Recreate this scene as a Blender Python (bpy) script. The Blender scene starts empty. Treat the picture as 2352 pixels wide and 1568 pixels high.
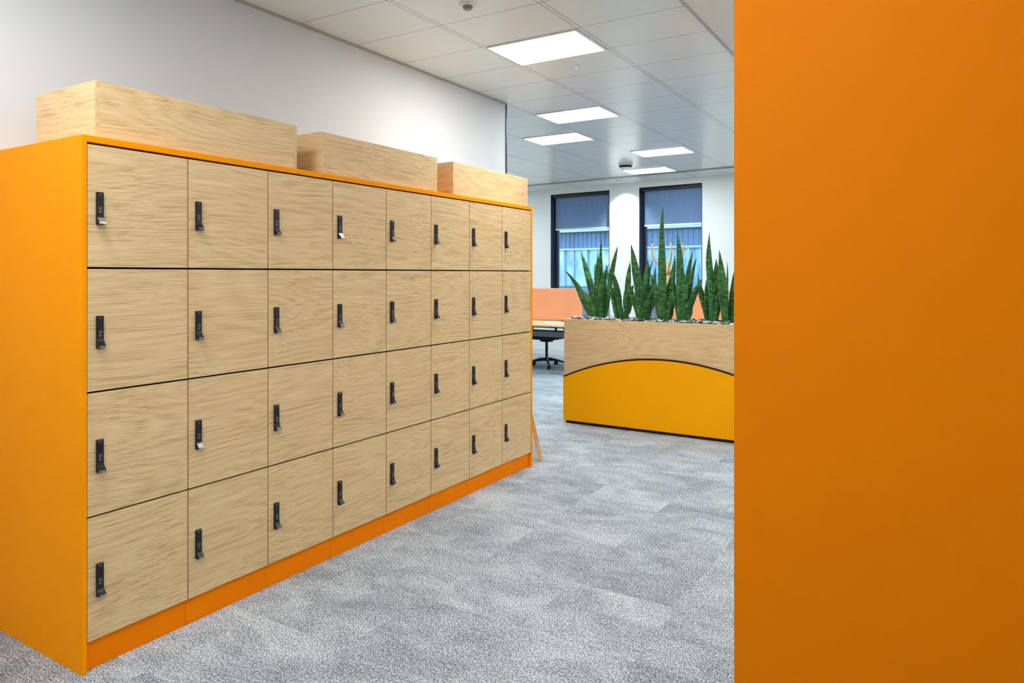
import bpy, bmesh, math, random
from mathutils import Vector, Matrix
random.seed(7)
S = bpy.context.scene
C = S.collection
S.view_settings.view_transform = 'Standard'
S.view_settings.look = 'None'
S.view_settings.exposure = 0.0

def lin(r, g, b):
    f = lambda c: (c/255)/12.92 if c/255 <= .04045 else ((c/255+.055)/1.055)**2.4
    return (f(r), f(g), f(b), 1)

# ------------------------------------------------------------ materials
def base_mat(name, col=(.8,.8,.8,1), rough=.5, metal=0, spec=.5):
    m = bpy.data.materials.new(name); m.use_nodes = True
    b = m.node_tree.nodes['Principled BSDF']
    b.inputs['Base Color'].default_value = col
    b.inputs['Roughness'].default_value = rough
    b.inputs['Metallic'].default_value = metal
    b.inputs['Specular IOR Level'].default_value = spec
    return m, m.node_tree, b

def N(t, kind, **kw):
    n = t.nodes.new(kind)
    for k, v in kw.items(): setattr(n, k, v)
    return n

def noise(t, vec, scale, detail=2, dist=0, rough=.5):
    n = N(t, 'ShaderNodeTexNoise')
    n.inputs['Scale'].default_value = scale; n.inputs['Detail'].default_value = detail
    n.inputs['Distortion'].default_value = dist; n.inputs['Roughness'].default_value = rough
    if vec is not None: t.links.new(vec, n.inputs['Vector'])
    return n.outputs['Fac']

def math_n(t, op, a, b=None, c=None):
    n = N(t, 'ShaderNodeMath', operation=op)
    for i, v in enumerate((a, b, c)):
        if v is None: continue
        if isinstance(v, (int, float)): n.inputs[i].default_value = v
        else: t.links.new(v, n.inputs[i])
    return n.outputs[0]

def ramp(t, fac, stops):
    r = N(t, 'ShaderNodeValToRGB')
    e = r.color_ramp.elements
    while len(e) < len(stops): e.new(.5)
    for i, (p, c) in enumerate(stops):
        e[i].position = p; e[i].color = c
    t.links.new(fac, r.inputs[0])
    return r.outputs[0]

def mixc(t, fac, a, b, mode='MIX'):
    n = N(t, 'ShaderNodeMix', data_type='RGBA', blend_type=mode)
    if isinstance(fac, (int, float)): n.inputs[0].default_value = fac
    else: t.links.new(fac, n.inputs[0])
    for i, v in ((6, a), (7, b)):
        if isinstance(v, tuple): n.inputs[i].default_value = v
        else: t.links.new(v, n.inputs[i])
    return n.outputs[2]

def bump(t, b, h, strength, dist=.01):
    n = N(t, 'ShaderNodeBump'); n.inputs['Strength'].default_value = strength
    n.inputs['Distance'].default_value = dist
    t.links.new(h, n.inputs['Height']); t.links.new(n.outputs[0], b.inputs['Normal'])

def paint(name, col, rough=.5, var=.04, spec=.4, nscale=120):
    m, t, b = base_mat(name, col, rough, 0, spec)
    tc = N(t, 'ShaderNodeTexCoord')
    f = noise(t, tc.outputs['Object'], 1.3, 3)
    lo = tuple(c*(1-var) for c in col[:3])+(1,); hi = tuple(min(1, c*(1+var)) for c in col[:3])+(1,)
    t.links.new(ramp(t, f, [(.3, lo), (.7, hi)]), b.inputs['Base Color'])
    bump(t, b, noise(t, tc.outputs['Object'], nscale, 2), .04, .002)
    return m

def wood(name, axis, tint=1.0):
    """oak laminate; axis = grain direction index"""
    m, t, b = base_mat(name, rough=.5, spec=.25)
    tc = N(t, 'ShaderNodeTexCoord'); oi = N(t, 'ShaderNodeObjectInfo')
    add = N(t, 'ShaderNodeVectorMath', operation='ADD')
    sc = N(t, 'ShaderNodeVectorMath', operation='SCALE'); sc.inputs[3].default_value = 37
    cx = N(t, 'ShaderNodeCombineXYZ')
    for i in range(3): t.links.new(oi.outputs['Random'], cx.inputs[i])
    t.links.new(cx.outputs[0], sc.inputs[0])
    t.links.new(tc.outputs['Object'], add.inputs[0]); t.links.new(sc.outputs[0], add.inputs[1])
    # gentle wave of the whole grain field
    wav = N(t, 'ShaderNodeTexNoise'); wav.inputs['Scale'].default_value = 1.9; wav.inputs['Detail'].default_value = 0
    t.links.new(add.outputs[0], wav.inputs['Vector'])
    ws = N(t, 'ShaderNodeVectorMath', operation='SCALE'); ws.inputs[3].default_value = .055
    t.links.new(wav.outputs['Color'], ws.inputs[0])
    ad2 = N(t, 'ShaderNodeVectorMath', operation='ADD'); t.links.new(add.outputs[0], ad2.inputs[0]); t.links.new(ws.outputs[0], ad2.inputs[1])
    def mp(al, ac):
        n = N(t, 'ShaderNodeMapping')
        s = [ac, ac, ac]; s[axis] = al
        n.inputs['Scale'].default_value = s
        t.links.new(ad2.outputs[0], n.inputs[0]); return n.outputs[0]
    big = noise(t, mp(.8, 7), 1.0, 2, .2)
    w = math_n(t, 'FRACT', math_n(t, 'MULTIPLY', noise(t, mp(.6, 5.0), 1.0, 0, 0), 18))
    rings = math_n(t, 'ABSOLUTE', math_n(t, 'SUBTRACT', w, .5))
    fine = noise(t, mp(5, 430), 1.0, 3)
    med = noise(t, mp(1.2, 190), 1.0, 2, 0)
    f = math_n(t, 'ADD', math_n(t, 'MULTIPLY', rings, .14), math_n(t, 'MULTIPLY', fine, .46))
    f = math_n(t, 'ADD', f, math_n(t, 'MULTIPLY', med, .40))
    f = math_n(t, 'ADD', f, math_n(t, 'MULTIPLY', big, .12))
    k = lambda c: tuple(x*tint for x in c[:3])+(1,)
    col = ramp(t, f, [(.36, k(lin(184,151,102))), (.52, k(lin(224,194,144))), (.70, k(lin(236,211,165)))])
    t.links.new(col, b.inputs['Base Color'])
    bump(t, b, fine, .08, .002)
    return m

M = {}
M['oak_y'] = wood('oak_grain_y', 1)
M['oak_x'] = wood('oak_grain_x', 0)
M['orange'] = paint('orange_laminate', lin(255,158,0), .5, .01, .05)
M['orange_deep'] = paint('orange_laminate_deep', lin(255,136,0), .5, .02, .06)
M['yellow'] = paint('amber_laminate', lin(252,176,0), .5, .02, .1)
M['orange_wall'] = paint('orange_wall_paint', lin(213,117,0), .55, .02, .06)
M['white_wall'] = paint('white_wall_paint', lin(220,225,230), .8, .015, .2)
M['far_wall'] = paint('white_cool_paint', lin(236,240,240), .8, .01, .2)
M['plaster'] = paint('plaster_paint', lin(232,232,226), .85, .01, .2)
M['black'] = paint('black_plastic', lin(18,18,20), .38, .05)
M['dark'] = paint('dark_interior', lin(16,12,10), .9, .05, .1)
M['frame'] = paint('dark_window_frame', lin(32,38,50), .45, .05)
M['grey'] = paint('grey_metal_paint', lin(120,126,132), .45, .03)
M['soft_grey'] = paint('soft_grey_trim', lin(178,180,182), .6, .02, .2)
M['white'] = paint('white_plastic', lin(235,236,238), .4, .01)
M['felt_orange'] = paint('orange_felt', lin(238,160,118), .9, .05, .1, 400)
M['fabric_dark'] = paint('dark_fabric', lin(48,50,56), .9, .1, .1, 400)
M['soil'] = paint('soil', lin(40,34,30), .95, .3, .1)
M['pine'] = paint('pale_bentwood', lin(214,168,112), .45, .08)
m, t, b = base_mat('brushed_steel', lin(215,215,218), .25, 1)
tc = N(t, 'ShaderNodeTexCoord')
t.links.new(ramp(t, noise(t, tc.outputs['Object'], 90, 2), [(.3, (.2,.2,.2,1)), (.7, (.34,.34,.34,1))]), b.inputs['Roughness'])
M['steel'] = m
m, t, b = base_mat('lock_print', lin(170,175,180), .6)
M['print'] = m
for nm, c in (('stone_dark', (62,64,70)), ('stone_mid', (132,136,142)), ('stone_light', (214,216,218))):
    M[nm] = paint(nm, lin(*c), .6, .15)
# carpet
m, t, b = base_mat('carpet', rough=.95, spec=.1)
tc = N(t, 'ShaderNodeTexCoord'); P = tc.outputs['Object']
mp = N(t, 'ShaderNodeMapping'); mp.inputs['Scale'].default_value = (2, 2, 2); t.links.new(P, mp.inputs[0])
fl = N(t, 'ShaderNodeVectorMath', operation='FLOOR'); t.links.new(mp.outputs[0], fl.inputs[0])
wn = N(t, 'ShaderNodeTexWhiteNoise', noise_dimensions='3D'); t.links.new(fl.outputs[0], wn.inputs['Vector'])
ad = N(t, 'ShaderNodeVectorMath', operation='ADD'); t.links.new(P, ad.inputs[0])
s2 = N(t, 'ShaderNodeVectorMath', operation='SCALE'); s2.inputs[3].default_value = 9
t.links.new(wn.outputs['Color'], s2.inputs[0]); t.links.new(s2.outputs[0], ad.inputs[1])
mp2 = N(t, 'ShaderNodeMapping'); mp2.inputs['Scale'].default_value = (3.0, 5.0, 1); t.links.new(ad.outputs[0], mp2.inputs[0])
cloud = noise(t, mp2.outputs[0], 1.0, 7, .6, .68)
cloud2 = noise(t, P, 1.7, 4, .5)
fib = noise(t, P, 140, 2, 0, .8)
mid = noise(t, P, 48, 3, 0, .7)
f = math_n(t, 'ADD', math_n(t, 'MULTIPLY', cloud, .52), math_n(t, 'MULTIPLY', cloud2, .16))
f = math_n(t, 'ADD', f, math_n(t, 'MULTIPLY', wn.outputs['Value'], .06))
f = math_n(t, 'ADD', f, math_n(t, 'MULTIPLY', fib, 1.8))
f = math_n(t, 'ADD', f, math_n(t, 'MULTIPLY', mid, .35))
f = math_n(t, 'SUBTRACT', f, .95)
t.links.new(ramp(t, f, [(.20, lin(76,84,92)), (.48, lin(147,155,163)), (.76, lin(224,231,236))]), b.inputs['Base Color'])
bump(t, b, fib, .6, .005)
M['carpet'] = m
# metal tile ceiling
TP = .715; TX = -1.24
m, t, b = base_mat('metal_ceiling_tiles', rough=.25, spec=.8)
tc = N(t, 'ShaderNodeTexCoord'); sp = N(t, 'ShaderNodeSeparateXYZ'); t.links.new(tc.outputs['Object'], sp.inputs[0])
dx = math_n(t, 'PINGPONG', math_n(t, 'ADD', sp.outputs[0], -TX+TP*100), TP/2)
dy = math_n(t, 'PINGPONG', math_n(t, 'ADD', sp.outputs[1], -3.97+48), .24)
lx = math_n(t, 'COMPARE', dx, .014, .0024)
ly = math_n(t, 'LESS_THAN', dy, .0024)
ln = math_n(t, 'MAXIMUM', lx, ly)
t.links.new(mixc(t, ln, lin(228,240,243), lin(120,122,124)), b.inputs['Base Color'])
bump(t, b, math_n(t, 'SUBTRACT', 1, ln), .5, .003)
M['ceiling'] = m
def emis(name, col, st):
    m, t, b = base_mat(name, (1,1,1,1), .5)
    b.inputs['Emission Color'].default_value = col; b.inputs['Emission Strength'].default_value = st
    return m
M['lamp_warm'] = emis('lamp_diffuser_warm', (1,.98,.95,1), 32)
M['lamp_cool'] = emis('lamp_diffuser_cool', (.84,.96,1,1), 32)
# leaves
def leafmat(name, a, c, d):
    m, t, b = base_mat(name, rough=.38, spec=.5)
    tc = N(t, 'ShaderNodeTexCoord')
    mp = N(t, 'ShaderNodeMapping'); mp.inputs['Scale'].default_value = (14, 14, 46); t.links.new(tc.outputs['Object'], mp.inputs[0])
    f = noise(t, mp.outputs[0], 1.0, 3, .9)
    t.links.new(ramp(t, f, [(.36, lin(*a)), (.52, lin(*c)), (.68, lin(*d))]), b.inputs['Base Color'])
    return m
M['leaf'] = leafmat('snake_plant_leaf', (24,70,36), (38,102,48), (88,150,76))
M['leaf_edge'] = leafmat('snake_plant_leaf_edge', (50,100,46), (76,128,56), (110,156,74))
# blind: woven mesh fabric, partly see-through
m, t, b = base_mat('blind_fabric', rough=.9)
tc = N(t, 'ShaderNodeTexCoord')
mp = N(t, 'ShaderNodeMapping'); mp.inputs['Scale'].default_value = (170, 1, 2); t.links.new(tc.outputs['Object'], mp.inputs[0])
f = noise(t, mp.outputs[0], 1.0, 3)
t.links.new(ramp(t, f, [(.25, lin(92,116,152)), (.75, lin(120,146,182))]), b.inputs['Base Color'])
tr = N(t, 'ShaderNodeBsdfTransparent'); mx = N(t, 'ShaderNodeMixShader'); mx.inputs[0].default_value = .26
t.links.new(b.outputs[0], mx.inputs[1]); t.links.new(tr.outputs[0], mx.inputs[2])
t.links.new(mx.outputs[0], t.nodes['Material Output'].inputs[0])
M['blind'] = m
# window glass
m, t, b = base_mat('window_glass', (.7,.85,1,1), .02)
tr = N(t, 'ShaderNodeBsdfTransparent'); tr.inputs[0].default_value = (.90,.97,1,1)
mx = N(t, 'ShaderNodeMixShader'); mx.inputs[0].default_value = .94
t.links.new(b.outputs[0], mx.inputs[1]); t.links.new(tr.outputs[0], mx.inputs[2])
t.links.new(mx.outputs[0], t.nodes['Material Output'].inputs[0])
M['glass'] = m
# outside
M['facade'] = paint('facade_blue_cladding', lin(112,142,168), .7, .25)
M['facade_rib'] = paint('facade_dark_ribs', lin(92,122,150), .7, .2)
M['facade_brick'] = paint('facade_brick', lin(136,106,112), .9, .2)
M['facade_trim'] = paint('facade_pale_mullions', lin(186,210,222), .6, .05)
m, t, b = base_mat('facade_glazing', rough=.15)
tc = N(t, 'ShaderNodeTexCoord')
mp = N(t, 'ShaderNodeMapping'); mp.inputs['Scale'].default_value = (3.2, 1, 1.4); t.links.new(tc.outputs['Object'], mp.inputs[0])
t.links.new(ramp(t, noise(t, mp.outputs[0], .9, 5, .8), [(.34, lin(84,138,170)), (.5, lin(140,200,220)), (.68, lin(214,240,246))]), b.inputs['Base Color'])
M['facade_glass'] = m

# ------------------------------------------------------------ helpers
def bx(bm, x0, x1, y0, y1, z0, z1, mi=0):
    vs = [bm.verts.new(p) for p in ((x0,y0,z0),(x1,y0,z0),(x1,y1,z0),(x0,y1,z0),(x0,y0,z1),(x1,y0,z1),(x1,y1,z1),(x0,y1,z1))]
    for q in ((0,3,2,1),(4,5,6,7),(0,1,5,4),(1,2,6,5),(2,3,7,6),(3,0,4,7)):
        f = bm.faces.new([vs[i] for i in q]); f.material_index = mi
    return vs

def mk(name, bm, mats, parent=None, loc=(0,0,0), bevel=0, smooth=False, rz=0, seg=2):
    bmesh.ops.recalc_face_normals(bm, faces=bm.faces[:])
    me = bpy.data.meshes.new(name); bm.to_mesh(me); bm.free()
    for k in (mats if isinstance(mats, (list, tuple)) else [mats]): me.materials.append(M[k])
    if smooth:
        for p in me.polygons: p.use_smooth = True
    o = bpy.data.objects.new(name, me); C.objects.link(o)
    o.location = loc; o.rotation_euler[2] = rz
    if parent: o.parent = parent
    if bevel:
        md = o.modifiers.new('bevel', 'BEVEL'); md.width = bevel; md.segments = seg; md.limit_method = 'ANGLE'
    return o

def boxobj(name, dims, mat, parent=None, bevel=0, loc=(0,0,0), rz=0):
    bm = bmesh.new(); bx(bm, *dims); return mk(name, bm, mat, parent, loc, bevel, rz=rz)

def top(o, label, cat, group=None):
    o['label'] = label; o['category'] = cat
    if group: o['group'] = group
    return o

def empty(name, loc, label, cat, group=None, rz=0):
    e = bpy.data.objects.new(name, None); C.objects.link(e); e.location = loc; e.empty_display_size = .1
    e.rotation_euler[2] = rz
    return top(e, label, cat, group)

def struct(o): o['kind'] = 'structure'; return o

def cyl(bm, p0, p1, r0, r1=None, n=16, mi=0):
    r1 = r0 if r1 is None else r1
    p0 = Vector(p0); p1 = Vector(p1); d = (p1-p0)
    q = d.to_track_quat('Z', 'Y').to_matrix().to_4x4()
    mtx = Matrix.Translation((p0+p1)/2) @ q
    r = bmesh.ops.create_cone(bm, cap_ends=True, segments=n, radius1=r0, radius2=max(r1, 1e-4), depth=d.length, matrix=mtx)
    for v in r['verts']:
        for f in v.link_faces: f.material_index = mi

def tube(bm, pts, radii, n=10):
    rings = []
    pts = [Vector(p) for p in pts]
    for i, p in enumerate(pts):
        d = (pts[min(i+1, len(pts)-1)] - pts[max(i-1, 0)]).normalized()
        a = d.cross(Vector((0.13, 1, .07))).normalized(); c = d.cross(a)
        r = radii[i] if isinstance(radii, (list, tuple)) else radii
        rings.append([bm.verts.new(p + a*math.cos(2*math.pi*k/n)*r + c*math.sin(2*math.pi*k/n)*r) for k in range(n)])
    for i in range(len(rings)-1):
        for k in range(n):
            bm.faces.new((rings[i][k], rings[i][(k+1) % n], rings[i+1][(k+1) % n], rings[i+1][k]))
    bm.faces.new(rings[0][::-1]); bm.faces.new(rings[-1])

# ------------------------------------------------------------ room shell
CH = 3.0
WALLY = lambda X: 11.16 - .0875*(X+4.62)
XL, XR, YB = -9.4, 3.4, -2.6
def slab(name, pts, z0, z1, mat):
    bm = bmesh.new()
    lo = [bm.verts.new((x, y, z0)) for x, y in pts]; hi = [bm.verts.new((x, y, z1)) for x, y in pts]
    bm.faces.new(lo[::-1]); bm.faces.new(hi)
    n = len(pts)
    for i in range(n): bm.faces.new((lo[i], lo[(i+1) % n], hi[(i+1) % n], hi[i]))
    return struct(mk(name, bm, mat))
slab('floor', [(XL,YB),(XR,YB),(XR,WALLY(XR)),(XL,WALLY(XL))], -.12, 0, 'carpet')
slab('ceiling', [(XL,YB),(-1.27,YB),(-1.27,WALLY(-1.27)),(XL,WALLY(XL))], CH, CH+.1, 'ceiling')
slab('ceiling.001', [(-1.25,YB),(XR,YB),(XR,WALLY(XR)),(-1.25,WALLY(-1.25))], CH-.008, CH+.1, 'plaster')
struct(boxobj('trim_1', (-1.27,-1.25,YB,WALLY(-1.26),CH-.012,CH+.1), 'soft_grey'))
struct(boxobj('wall_left', (-3.51,-3.39,YB,5.40,0,CH), 'white_wall'))
struct(boxobj('trim_2', (-3.515,-3.382,5.40,5.412,0,CH), 'frame'))
struct(boxobj('shadow_gap_strip', (-3.39,-3.375,YB,5.40,CH-.012,CH), 'soft_grey'))  # grey strip coloured in for the shadow gap between wall and ceiling
struct(boxobj('wall_office_side', (XL-.1,XL,YB,WALLY(XL)+.1,0,CH), 'far_wall'))
struct(boxobj('wall_right', (XR,XR+.1,YB,WALLY(XR)+.3,0,CH), 'white_wall'))
struct(boxobj('wall_back', (XL-.1,XR+.1,YB-.1,YB,0,CH), 'white_wall'))
struct(boxobj('wall_front_orange', (-.402,XR,1.60,1.75,0,CH), 'orange_wall'))
# window wall
RZ = -math.atan(.0875); ORI = (-4.62, 11.16, 0)
u0, u1 = -5.0, 8.3
W = [(-1.506, -.296), (.263, 1.356)]
ZB, ZT = .62, 2.90
bm = bmesh.new()
bx(bm, u0, W[0][0], 0, .3, 0, CH); bx(bm, W[0][1], W[1][0], 0, .3, 0, CH); bx(bm, W[1][1], u1, 0, .3, 0, CH)
for a, c in W:
    bx(bm, a, c, 0, .3, 0, ZB); bx(bm, a, c, 0, .3, ZT, CH)
struct(mk('wall_windows', bm, 'far_wall', loc=ORI, rz=RZ))
for i, (a, c) in enumerate(W):
    root = empty('window_%d' % (i+1), ORI, 'dark framed window with blue-grey roller blind half lowered', 'window', rz=RZ)
    root['kind'] = 'structure'
    bm = bmesh.new()
    bx(bm, a, a+.012, .0, .28, ZB, ZT); bx(bm, c-.012, c, .0, .28, ZB, ZT)
    bx(bm, a+.012, c-.012, .0, .28, ZB, ZB+.012); bx(bm, a+.012, c-.012, .0, .28, ZT-.012, ZT)
    A, Cc = a+.012, c-.012
    bx(bm, A, A+.045, .13, .19, ZB+.012, ZT-.012); bx(bm, Cc-.045, Cc, .13, .19, ZB+.012, ZT-.012)
    bx(bm, A+.045, Cc-.045, .13, .19, ZB+.012, ZB+.07); bx(bm, A+.045, Cc-.045, .13, .19, ZT-.07, ZT-.012)
    mk('window_frame', bm, 'frame', root, bevel=.003)
    boxobj('glass_pane', (A+.045, Cc-.045, .155, .161, ZB+.07, ZT-.07), 'glass', root)
    boxobj('roller_blind', (A+.05, Cc-.02, .075, .078, 2.275, ZT-.04), 'blind', root)
    boxobj('blind_bottom_bar', (A+.05, Cc-.02, .066, .087, 2.25, 2.278), 'white', root, .004)
    boxobj('blind_cassette', (A, Cc, .04, .11, ZT-.06, ZT-.014), 'frame', root, .004)
struct(boxobj('trim_4', (u0, u1, -.75, -.71, CH-.006, CH+.004), 'grey', loc=ORI, rz=RZ))
struct(boxobj('trim_5', (u0, u1, -.64, -.63, CH-.006, CH+.004), 'grey', loc=ORI, rz=RZ))
struct(boxobj('baseboard_windows', (u0+.5, u1-.5, -.015, 0, 0, .1), 'white', loc=ORI, rz=RZ))

# outside building
fac = empty('office_building', (ORI[0], ORI[1], 0), 'neighbouring office block with blue cladding and glazing strip', 'building', rz=RZ)
boxobj('facade_wall', (-14, 14, 6.2, 7, -4, 9), 'facade', fac)
bm = bmesh.new()
for (z0, z1) in ((1.12, 2.12), (4.2, 5.4)): bx(bm, -14, 14, 6.14, 6.2, z0, z1)
mk('facade_glazing', bm, 'facade_glass', fac)
bm = bmesh.new()
k = -14
while k < 14:
    bx(bm, k, k+.06, 6.06, 6.14, 1.12, 2.12); bx(bm, k+.33, k+.35, 6.1, 6.14, 1.12, 2.12); k += .74
bx(bm, -14, 14, 5.95, 6.2, 2.62, 2.80); bx(bm, -14, 14, 6.02, 6.2, 2.12, 2.17)
mk('facade_mullions', bm, 'facade_trim', fac)
bm = bmesh.new(); k = -14
while k < 14:
    bx(bm, k, k+.09, 6.17, 6.2, 2.18, 2.61); k += .14
mk('facade_ribs', bm, 'facade_rib', fac)
boxobj('facade_base_band', (-14, 14, 6.1, 6.2, -4, 1.0), 'facade_brick', fac)

# ------------------------------------------------------------ lockers
XF, Y0, Y1, H = -2.67, 1.360, 4.636, 1.968
lk = empty('locker_cabinet', (XF, Y0, 0), 'orange framed bank of thirty-two oak-fronted lockers against white wall', 'lockers')
L = Y1-Y0; D = .715
boxobj('side_panel', (-D, 0, 0, .018, 0, H), 'orange', lk, .0012)
o = boxobj('side_panel.001', (-D, 0, L-.018, L, 0, H), 'orange', lk, .0012)
boxobj('top_panel', (-D, 0, .0182, L-.0182, H-.024, H), 'orange', lk, .001)
bm = bmesh.new()
pw = (L-.036)/8
for i in range(8):
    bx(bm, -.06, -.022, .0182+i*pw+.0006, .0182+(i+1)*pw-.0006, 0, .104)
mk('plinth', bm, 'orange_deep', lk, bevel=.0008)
boxobj('carcass', (-D+.01, -.026, .0185, L-.0185, .106, H-.0245), 'dark', lk)
dz0, dz1 = .108, 1.940
ph = (dz1-dz0)/4
DW, DH = pw-.0056, ph-.0074
# door: oak face with darker core edge
bm = bmesh.new(); bx(bm, -.022, -.003, -DW/2, DW/2, -DH/2, DH/2)
bmesh.ops.recalc_face_normals(bm, faces=bm.faces[:])
door0 = mk('door', bm, 'oak_y', lk, bevel=.0008)
# handle: black digital lock with a flared thumb foot
def handle_mesh(silver):
    bm = bmesh.new()
    w = .0125
    prof = [(0,.060),(.007,.060),(.009,.056),(.009,-.024),(.0115,-.034),(.018,-.044),(.026,-.051),(.027,-.056),(.022,-.0585),(.010,-.0600),(.0,-.060)]
    a = [bm.verts.new((x, -w, z)) for x, z in prof]; c = [bm.verts.new((x, w, z)) for x, z in prof]
    bm.faces.new(a); bm.faces.new(c[::-1])
    n = len(prof)
    for i in range(n):
        f = bm.faces.new((a[i], c[i], c[(i+1) % n], a[(i+1) % n]))
        if silver and i in (4,5,6,7): f.material_index = 1
        elif i == 6: f.material_index = 3
    x0 = .0092
    def q(y0, y1, z0, z1): bx(bm, x0, x0+.0003, y0, y1, z0, z1, 2)
    q(-.004, -.001, .050, .052); q(.0, .004, .050, .052)
    # card symbol outline, then two rows of tiny marks
    q(-.005, .005, .0035, .0043); q(-.005, .005, -.0043, -.0035)
    q(-.005, -.0042, -.0035, .0035); q(.0042, .005, -.0035, .0035); q(-.002, .002, -.0006, .0006)
    for zz in (-.012, -.016):
        for yy in (-.005, -.0015, .002): q(yy, yy+.002, zz, zz+.0022)
    bmesh.ops.recalc_face_normals(bm, faces=bm.faces[:])
    me = bpy.data.meshes.new('lock_handle'); bm.to_mesh(me); bm.free()
    for k in ('black', 'steel', 'print', 'grey'): me.materials.append(M[k])
    return me
hm = [handle_mesh(False), handle_mesh(True)]
silver = {(0,0),(3,0),(1,2)}
first = True
for r in range(4):
    for c in range(8):
        d = door0 if first else door0.copy()
        if not first:
            C.objects.link(d); d.parent = lk
        first = False
        d.location = (0, .0182+(c+.5)*pw, dz1-(r+.5)*ph)
        s = (c, r) in silver
        h = bpy.data.objects.new('lock_handle', hm[1 if s else 0]); C.objects.link(h)
        h.parent = d; h.location = (-.003, -DW/2+.042, -.008)
        if s: h['label'] = 'black lock with bright steel thumb foot'

# ------------------------------------------------------------ oak troughs on the lockers
def trough(y0, y1):
    bm = bmesh.new(); w = .44; l = y1-y0; h = .216; t_ = .018
    bx(bm, 0, w, 0, t_, 0, h, 1); bx(bm, 0, w, l-t_, l, 0, h, 1)
    bx(bm, 0, t_, t_, l-t_, 0, h); bx(bm, w-t_, w, t_, l-t_, 0, h)
    bx(bm, t_, w-t_, t_, l-t_, 0, .02)
    bx(bm, t_, w-t_, t_, l-t_, h-.03, h-.022)
    o = mk('planter_box', bm, ['oak_y', 'oak_x'], loc=(-3.14, y0, H), bevel=.0012)
    return top(o, 'light oak rectangular trough box standing on orange lockers', 'planter box', 'oak troughs on top of the lockers')
trough(1.422, 2.382); trough(2.546, 3.498); trough(3.666, 4.615)

# ------------------------------------------------------------ arched planter
px0, px1, py0, py1, pz = -3.197, -1.185, 6.17, 6.62, 1.02
PL = px1-px0; PD = py1-py0
pl = empty('planter', (px0, py0, 0), 'oak planter with amber arched lower front holding snake plants', 'planter')
bm = bmesh.new(); t_ = .02
bx(bm, 0, PL, .006, .006+t_, .03, pz); bx(bm, 0, PL, PD-t_, PD, .03, pz)
bx(bm, 0, t_, .006+t_, PD-t_, .03, pz, 1); bx(bm, PL-t_, PL, .006+t_, PD-t_, .03, pz, 1)
mk('body', bm, ['oak_x', 'oak_y'], pl, bevel=.0015)
boxobj('soil', (t_, PL-t_, .006+t_, PD-t_, .1, pz-.03), 'soil', pl)
boxobj('plinth', (.015, PL-.015, .02, PD-.015, 0, .03), 'black', pl)
n = 48
def arcz(u, off=0): return .446 + off + .225*(1-((u-PL/2)/(PL/2))**2)
bm = bmesh.new()
fr, bk = [], []
pts = [(0, .03)] + [(PL, .03)] + [(PL*(1-i/n), arcz(PL*(1-i/n))) for i in range(n+1)]
for x, z in pts: fr.append(bm.verts.new((x, -.014, z))); bk.append(bm.verts.new((x, .0055, z)))
bm.faces.new(fr); bm.faces.new(bk[::-1])
for i in range(len(pts)): bm.faces.new((fr[i], bk[i], bk[(i+1) % len(pts)], fr[(i+1) % len(pts)]))
mk('arched_front_panel', bm, 'yellow', pl)
bm = bmesh.new()
rr = []
for i in range(n+1):
    u = PL*i/n
    rr.append([bm.verts.new((u, y, arcz(u, o_))) for y, o_ in ((-.010,.0003),(-.010,.016),(.0055,.016),(.0055,.0003))])
for i in range(n):
    for k in range(4): bm.faces.new((rr[i][k], rr[i+1][k], rr[i+1][(k+1) % 4], rr[i][(k+1) % 4]))
bm.faces.new(rr[0]); bm.faces.new(rr[-1][::-1])
mk('arch_trim', bm, 'black', pl)
# pebbles
bm = bmesh.new()
for i in range(900):
    r = random.uniform(.010, .020)
    x = random.uniform(px0+.04, px1-.04); y = random.uniform(py0+.05, py1-.045)
    mt = Matrix.Translation((x, y, pz-.012+random.uniform(0, .024))) @ Matrix.Rotation(random.uniform(0, 6.3), 4, 'Z') @ Matrix.Rotation(random.uniform(-.4,.4), 4, 'X') @ Matrix.Diagonal((r*1.3, r, r*.65, 1))
    res = bmesh.ops.create_icosphere(bm, subdivisions=1 if i % 2 else 2, radius=1, matrix=mt)
    mi = random.choice((0,0,1,1,2,2))
    for v in res['verts']:
        for f in v.link_faces: f.material_index = mi
o = mk('pebbles', bm, ['stone_dark', 'stone_mid', 'stone_light'], smooth=True)
top(o, 'grey and white pebbles covering soil in oak planter', 'pebbles'); o['kind'] = 'stuff'

# snake plants
CS = (-1, -.88, -.45, 0, .45, .88, 1)
def leaf(bm, base, tip, width, a0, twist, bend, bow, seg=22):
    base = Vector(base); tip = Vector(tip)
    ctrl = Vector((base.x + (tip.x-base.x)*bend + bow, base.y + (tip.y-base.y)*bend, base.z + (tip.z-base.z)*.5))
    rows = []
    ph_ = random.uniform(0, 6); sx = random.uniform(-.008, .008)
    for i in range(seg+1):
        s = i/seg
        p = base*(1-s)**2 + ctrl*2*s*(1-s) + tip*s*s + Vector((sx*math.sin(s*math.pi*2), 0, 0))
        d = (2*(1-s)*(ctrl-base) + 2*s*(tip-ctrl)).normalized()
        w = width*(.46+.54*min(1, s/.45)**.8) * (1-max(0, (s-.52)/.48)**2.1)
        w = max(w, .0016)
        ang = a0 + twist*s
        side = Vector((math.cos(ang), math.sin(ang), 0)); side = (side - d*side.dot(d)).normalized()
        nrm = d.cross(side)
        wob = .004*math.sin(s*8+ph_)*min(1, w/.03)
        rows.append([bm.verts.new(p + side*(c*w/2) + nrm*(.26*w*c*c + wob*c)) for c in CS])
    for i in range(seg):
        for k in range(6):
            f = bm.faces.new((rows[i][k], rows[i][k+1], rows[i+1][k+1], rows[i+1][k]))
            f.material_index = 1 if k in (0, 5) else 0
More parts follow.
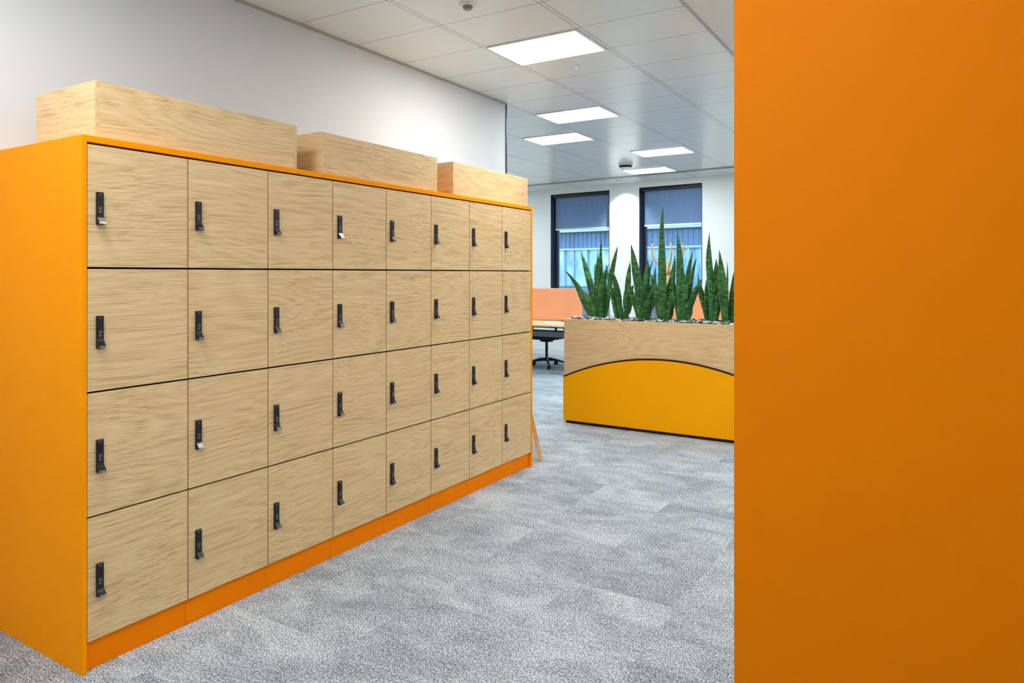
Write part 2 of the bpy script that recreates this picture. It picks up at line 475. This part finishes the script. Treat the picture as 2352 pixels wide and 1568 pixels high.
plants = [
 (-2.92, [(-.345,.50),(-.22,.69),(-.13,.57),(.06,.82),(.20,.74),(.13,.56),(-.03,.54),(-.29,.36),(.0,.66),(-.18,.46)]),
 (-2.666,[(-.125,.57),(.05,.59),(0,.42),(.13,.36),(-.13,.34),(-.05,.48)]),
 (-2.457,[(-.08,.745),(.01,.60),(.08,.54),(-.14,.42),(.13,.38),(-.04,.50),(.05,.60)]),
 (-2.25, [(.02,1.09),(-.055,.84),(.08,.64),(-.11,.48),(.135,.42),(-.01,.72),(.05,.48)]),
 (-2.063,[(-.037,.84),(.12,.61),(.046,.68),(.18,.42),(-.12,.50),(.02,.50),(-.06,.58)]),
 (-1.80, [(0,.84),(-.16,.48),(-.08,.42),(.09,.60),(.03,.60),(.14,.42)]),
 (-1.657,[(-.046,.675),(.08,.60),(-.12,.48),(.01,.57),(.14,.46),(-.07,.54)]),
 (-1.40, [(.0,.72),(.1,.58),(-.1,.5),(.05,.62),(-.05,.42),(.02,.55)]),
]
labels = ['spreading snake plant with outward leaning leaves in planter', 'short bushy snake plant in pebbled planter',
 'medium upright snake plant in pebbled planter', 'tallest snake plant with one very long leaf', 'tall snake plant with curving side leaves',
 'upright snake plant with one tall straight leaf', 'compact dense snake plant in pebbled planter', 'snake plant at the end of planter']
for (X, tips), lab in zip(plants, labels):
    bm = bmesh.new()
    extra = [(random.choice((-1,1))*random.uniform(.04,.10), random.uniform(.18,.30)) for _ in range(3)]
    for j, (dx_, h_) in enumerate(tips+extra):
        by = (-.05, .03, .055, -.02, 0, -.045, .045, .02, -.03, .05, 0)[j % 11] + random.uniform(-.012,.012)
        bxx = max(-.06, min(.06, dx_*.30)) + random.uniform(-.010, .010)
        leaf(bm, (bxx, by, 0), (dx_, by*2.0+random.uniform(-.05,.05), h_), random.uniform(.060,.080), .55+random.uniform(-.55,.55), random.uniform(-1.0,1.0), random.uniform(0,.30), random.uniform(-.018,.018))
    o = mk('snake_plant', bm, ['leaf', 'leaf_edge'], loc=(X, 6.39, pz-.022), smooth=True)
    md = o.modifiers.new('thick', 'SOLIDIFY'); md.thickness = .003
    top(o, lab, 'plant', 'snake plants in the oak planter')

# ------------------------------------------------------------ desks
def desk(x0, x1, y0, y1, sy, sx1, lab):
    d = empty('desk', (x0, y0, 0), lab, 'desk'); w = x1-x0; dp = y1-y0; s_ = sy-y0; sw = sx1-x0
    boxobj('desktop', (0, w, 0, dp, .705, .73), 'oak_x', d, .002)
    bm = bmesh.new()
    bx(bm, .15, w-.15, .20, .24, .672, .704); bx(bm, .15, w-.15, dp-.24, dp-.20, .672, .704)
    mk('under_frame', bm, 'black', d, bevel=.002)
    for i, xx in enumerate((.06, w-.12)):
        bm = bmesh.new()
        bx(bm, xx, xx+.06, .10, .16, .0, .654); bx(bm, xx, xx+.06, dp-.16, dp-.10, 0, .654)
        bx(bm, xx, xx+.06, .16, dp-.16, .60, .654)
        mk('leg', bm, 'black', d, bevel=.003)
    bm = bmesh.new()
    bx(bm, .35, w-.3, s_-.35, s_-.1, .52, .530); bx(bm, .35, w-.3, s_-.36, s_-.35, .52, .60); bx(bm, .35, w-.3, s_-.1, s_-.09, .52, .60)
    for xx in (.36, .9, 1.6, w-.35):
        if xx < w-.3: bx(bm, xx, xx+.03, s_-.36, s_-.35, .60, .7045)
    mk('cable_tray', bm, 'grey', d)
    o = boxobj('privacy_screen', (.02, sw-.005, s_-.015, s_+.015, .745, 1.24), 'felt_orange', d, .012)
    o['label'] = 'salmon orange felt desk screen'
    for xx in (.3, sw-.35):
        boxobj('screen_bracket', (xx, xx+.05, s_-.02, s_+.02, .7305, .745), 'grey', d)
desk(-7.2, -4.40, 8.85, 10.30, 9.60, -4.66, 'long oak bench desk with orange felt screen')
desk(-3.35, -1.2, 8.85, 10.0, 9.60, -1.25, 'oak desk with orange felt screen behind the planter')
bm = bmesh.new(); bx(bm, 0, .36, 0, .14, 0, .012)
for i in range(12):
    for j in range(4): bx(bm, .012+i*.028, .012+i*.028+.023, .014+j*.03, .014+j*.03+.024, .0121, .017)
o = mk('keyboard', bm, 'white', loc=(-5.12, 9.2, .7302)); top(o, 'flat white keyboard lying on oak desk', 'keyboard')

def chair(x, y, rz):
    e = empty('office_chair', (x, y, 0), 'dark grey swivel office chair on black castor base', 'chair', rz=rz)
    bm = bmesh.new(); bx(bm, -.24, .24, -.23, .23, .44, .505)
    mk('seat', bm, 'fabric_dark', e, bevel=.03, seg=4)
    bm = bmesh.new()
    rows = []
    for i in range(9):
        z = .62 + i*.05; yy = .24 + .03*math.sin(i/8*3) + i*.006
        rows.append([bm.verts.new((math.sin(a)*.23*(1-.12*(i/8)**2), yy - .05*(math.cos(a)-.7), z)) for a in [(-1+k/4)*1.1 for k in range(9)]])
    for i in range(8):
        for k in range(8): bm.faces.new((rows[i][k], rows[i][k+1], rows[i+1][k+1], rows[i+1][k]))
    o = mk('backrest', bm, 'fabric_dark', e, smooth=True)
    md = o.modifiers.new('t', 'SOLIDIFY'); md.thickness = .03
    bm = bmesh.new(); tube(bm, [(0,.1,.42),(0,.27,.43),(0,.31,.58),(0,.29,.75)], .02); mk('back_support', bm, 'black', e, smooth=True)
    bm = bmesh.new(); cyl(bm, (0,0,.1), (0,0,.40), .022); cyl(bm, (0,0,.40), (0,0,.439), .1, .12); mk('gas_column', bm, 'black', e)
    bm = bmesh.new()
    for k in range(5):
        a = 2*math.pi*k/5+.3
        tube(bm, [(0,0,.12),(math.cos(a)*.15,math.sin(a)*.15,.115),(math.cos(a)*.31,math.sin(a)*.31,.075)], [.026,.020,.013])
    mk('star_base', bm, 'black', e, smooth=True)
    for k in range(5):
        a = 2*math.pi*k/5+.3; cx_, cy_ = math.cos(a)*.31, math.sin(a)*.31
        bm = bmesh.new()
        for s_ in (-1, 1):
            ox, oy = -math.sin(a)*.014*s_, math.cos(a)*.014*s_
            cyl(bm, (cx_+ox*.4, cy_+oy*.4, .03), (cx_+ox*1.7, cy_+oy*1.7, .03), .03)
        cyl(bm, (cx_,cy_,.03), (cx_,cy_,.076), .008)
        mk('castor', bm, 'black', e)
    for s_ in (-1, 1):
        bm = bmesh.new(); tube(bm, [(s_*.15,.05,.44),(s_*.27,.05,.47),(s_*.29,.05,.64)], .014); bx(bm, s_*.29-.035, s_*.29+.035, -.1, .12, .64, .66)
        mk('armrest', bm, 'black', e)
chair(-5.34, 9.72, 0)

# ------------------------------------------------------------ bentwood coat stand
e = empty('coat_stand', (-2.88, 8.30, 0), 'pale bentwood coat stand with curved hooks', 'coat stand')
bm = bmesh.new(); tube(bm, [(0,0,.02),(0,0,.9),(0,0,1.60)], .018, 12); mk('pole', bm, 'pine', e, smooth=True)
for k in range(4):
    a = math.pi/2*k+.55; c_, s_ = math.cos(a), math.sin(a)
    bm = bmesh.new()
    pts_ = [(.012,1.45),(.06,1.52),(.13,1.59),(.18,1.67),(.20,1.76),(.18,1.83)]
    tube(bm, [(c_*r, s_*r, z) for r, z in pts_], [.013,.012,.012,.012,.011,.009]); mk('hook', bm, 'pine', e, smooth=True)
for k in range(4):
    a = math.pi/2*k+.6; c_, s_ = math.cos(a), math.sin(a)
    bm = bmesh.new(); tube(bm, [(c_*r, s_*r, z) for r, z in ((.01,.32),(.10,.28),(.2,.14),(.27,.013))], .013); mk('leg', bm, 'pine', e, smooth=True)

# ------------------------------------------------------------ wooden easel behind locker end
e = empty('easel', (-3.02, 5.0, 0), 'wooden easel with splayed legs standing beyond the lockers', 'easel')
def bar(name, p0, p1, w=.017):
    bm = bmesh.new(); cyl(bm, p0, p1, w, w, 4); return mk(name, bm, 'pine', e)
bar('leg', (.33,-.19,0), (.00,-.17,1.08)); bar('leg', (-.33,-.19,0), (-.04,-.17,1.08)); bar('leg', (0,.33,0), (0,-.13,1.05))
bar('crossbar', (.16,-.215,.5), (-.19,-.215,.5), .014)

# ------------------------------------------------------------ ceiling lights
def panel(cx0, ry0, cool, z=CH, group='ceiling light panels'):
    e = empty('ceiling_light', (cx0, ry0, z), 'flush square-edged white LED ceiling panel, switched on', 'ceiling light', group)
    a, c = .020, TP-.020; d0, d1 = .006, .474
    bm = bmesh.new(); f = .010; z0 = -.012; z1 = -.0005
    bx(bm, a, c, d0, d0+f, z0, z1); bx(bm, a, c, d1-f, d1, z0, z1); bx(bm, a, a+f, d0+f, d1-f, z0, z1); bx(bm, c-f, c, d0+f, d1-f, z0, z1)
    mk('light_frame', bm, 'white', e)
    boxobj('diffuser', (a+f, c-f, d0+f, d1-f, -.008, -.001), 'lamp_cool' if cool else 'lamp_warm', e)
col = lambda k: TX-TP*k
row = lambda k: 3.97+.48*k
for k, r, cool in ((2,0,0),(3,4,1),(4,6,1),(3,9,1),(4,12,1),
                   (2,-7,0),(7,3,1),(7,9,1),(9,6,1),(9,12,1)):  # this row: unseen panels added for extra illumination, mostly over the open office
    panel(col(k), row(r), cool)
for x, y, cool in ((-1.3,-1.9,0),(-.9,.2,0),(.2,3.4,0),(.2,5.6,1),(.2,8.0,1)):  # unseen panels added to light the floor, orange wall and lockers
    panel(x, y, cool, CH-.012 if x < -1 else CH-.008)

# unseen hanging uplights, added to brighten the ceiling
def fill_pendant(x, y, ln_, rz):
    e = empty('fill_uplight', (x, y, 2.55), 'added unseen linear uplight brightening the ceiling', 'fill light', 'added fill uplights', rz=rz)
    boxobj('housing', (-ln_/2, ln_/2, -.04, .04, -.03, .03), 'white', e, .004)
    boxobj('diffuser', (-ln_/2+.02, ln_/2-.02, -.034, .034, .0305, .036), 'fill_up', e)
    for s_ in (-1, 1):
        bm = bmesh.new(); cyl(bm, (s_*ln_*.4, 0, .036), (s_*ln_*.4, 0, .44), .0015, n=6); mk('cable', bm, 'grey', e)
M['fill_up'] = emis('fill_uplight_glow', (.97,.98,1,1), 68)  # glow of the added uplights
fill_pendant(.8, 4.5, 2.4, math.pi/2); fill_pendant(.8, 8.0, 2.4, math.pi/2); fill_pendant(-8.2, 7.5, 2.4, math.pi/2); fill_pendant(-1.1, -1.2, 2.0, 0)

def disc(name, x, y, parts, lab, cat):
    e = empty(name, (x, y, CH), lab, cat)
    for nm, r0, r1, z0, z1, mt in parts:
        bm = bmesh.new(); cyl(bm, (0,0,z0), (0,0,z1), r0, r1, 28); mk(nm, bm, mt, e)
disc('smoke_detector', -2.325, 3.295, [('base',.045,.05,-.012,-.0005,'white'),('sensor',.022,.028,-.03,-.0122,'grey')], 'small round white smoke detector on ceiling', 'smoke detector')
disc('sprinkler_head', -2.32, 4.68, [('plate',.03,.03,-.006,-.0005,'white'),('nozzle',.008,.012,-.03,-.0062,'steel')], 'tiny sprinkler head on ceiling tile', 'sprinkler')
disc('occupancy_sensor', -3.80, 9.2, [('base',.10,.10,-.03,-.0005,'white'),('lens_band',.085,.095,-.06,-.0302,'black'),('cap',.05,.084,-.085,-.0602,'white')], 'round ceiling sensor with dark band', 'ceiling sensor')
disc('downlight', -4.62, 10.90, [('bezel',.06,.065,-.012,-.0005,'white')], 'small round recessed downlight washing the wall', 'downlight')
ld = bpy.data.lights.new('downlight_beam', 'SPOT'); ld.energy = 80; ld.spot_size = 1.7; ld.spot_blend = .7; ld.shadow_soft_size = .04; ld.color = (.95,.98,1)
lo = bpy.data.objects.new('downlight_beam', ld); C.objects.link(lo); lo.location = (0, 0, -.03)
lo.parent = [o for o in C.objects if o.name.startswith('downlight') and o.type == 'EMPTY'][0]
lo.rotation_euler = (math.radians(12), 0, 0)

# ------------------------------------------------------------ world + camera
w = bpy.data.worlds.new('world'); S.world = w; w.use_nodes = True
bg = w.node_tree.nodes['Background']
sky = w.node_tree.nodes.new('ShaderNodeTexSky'); sky.sky_type = 'NISHITA'; sky.sun_disc = False; sky.sun_elevation = math.radians(35); sky.sun_rotation = math.radians(20)
w.node_tree.links.new(sky.outputs[0], bg.inputs[0]); bg.inputs[1].default_value = 1.15

cam = bpy.data.cameras.new('camera'); co = bpy.data.objects.new('camera', cam); C.objects.link(co)
co.location = (0, 0, 1.46); co.rotation_euler = (math.radians(90), 0, math.radians(31.6))
cam.sensor_width = 36; cam.lens = 1618/2352*36; cam.shift_y = -155/2352; cam.clip_start = .02
S.camera = co
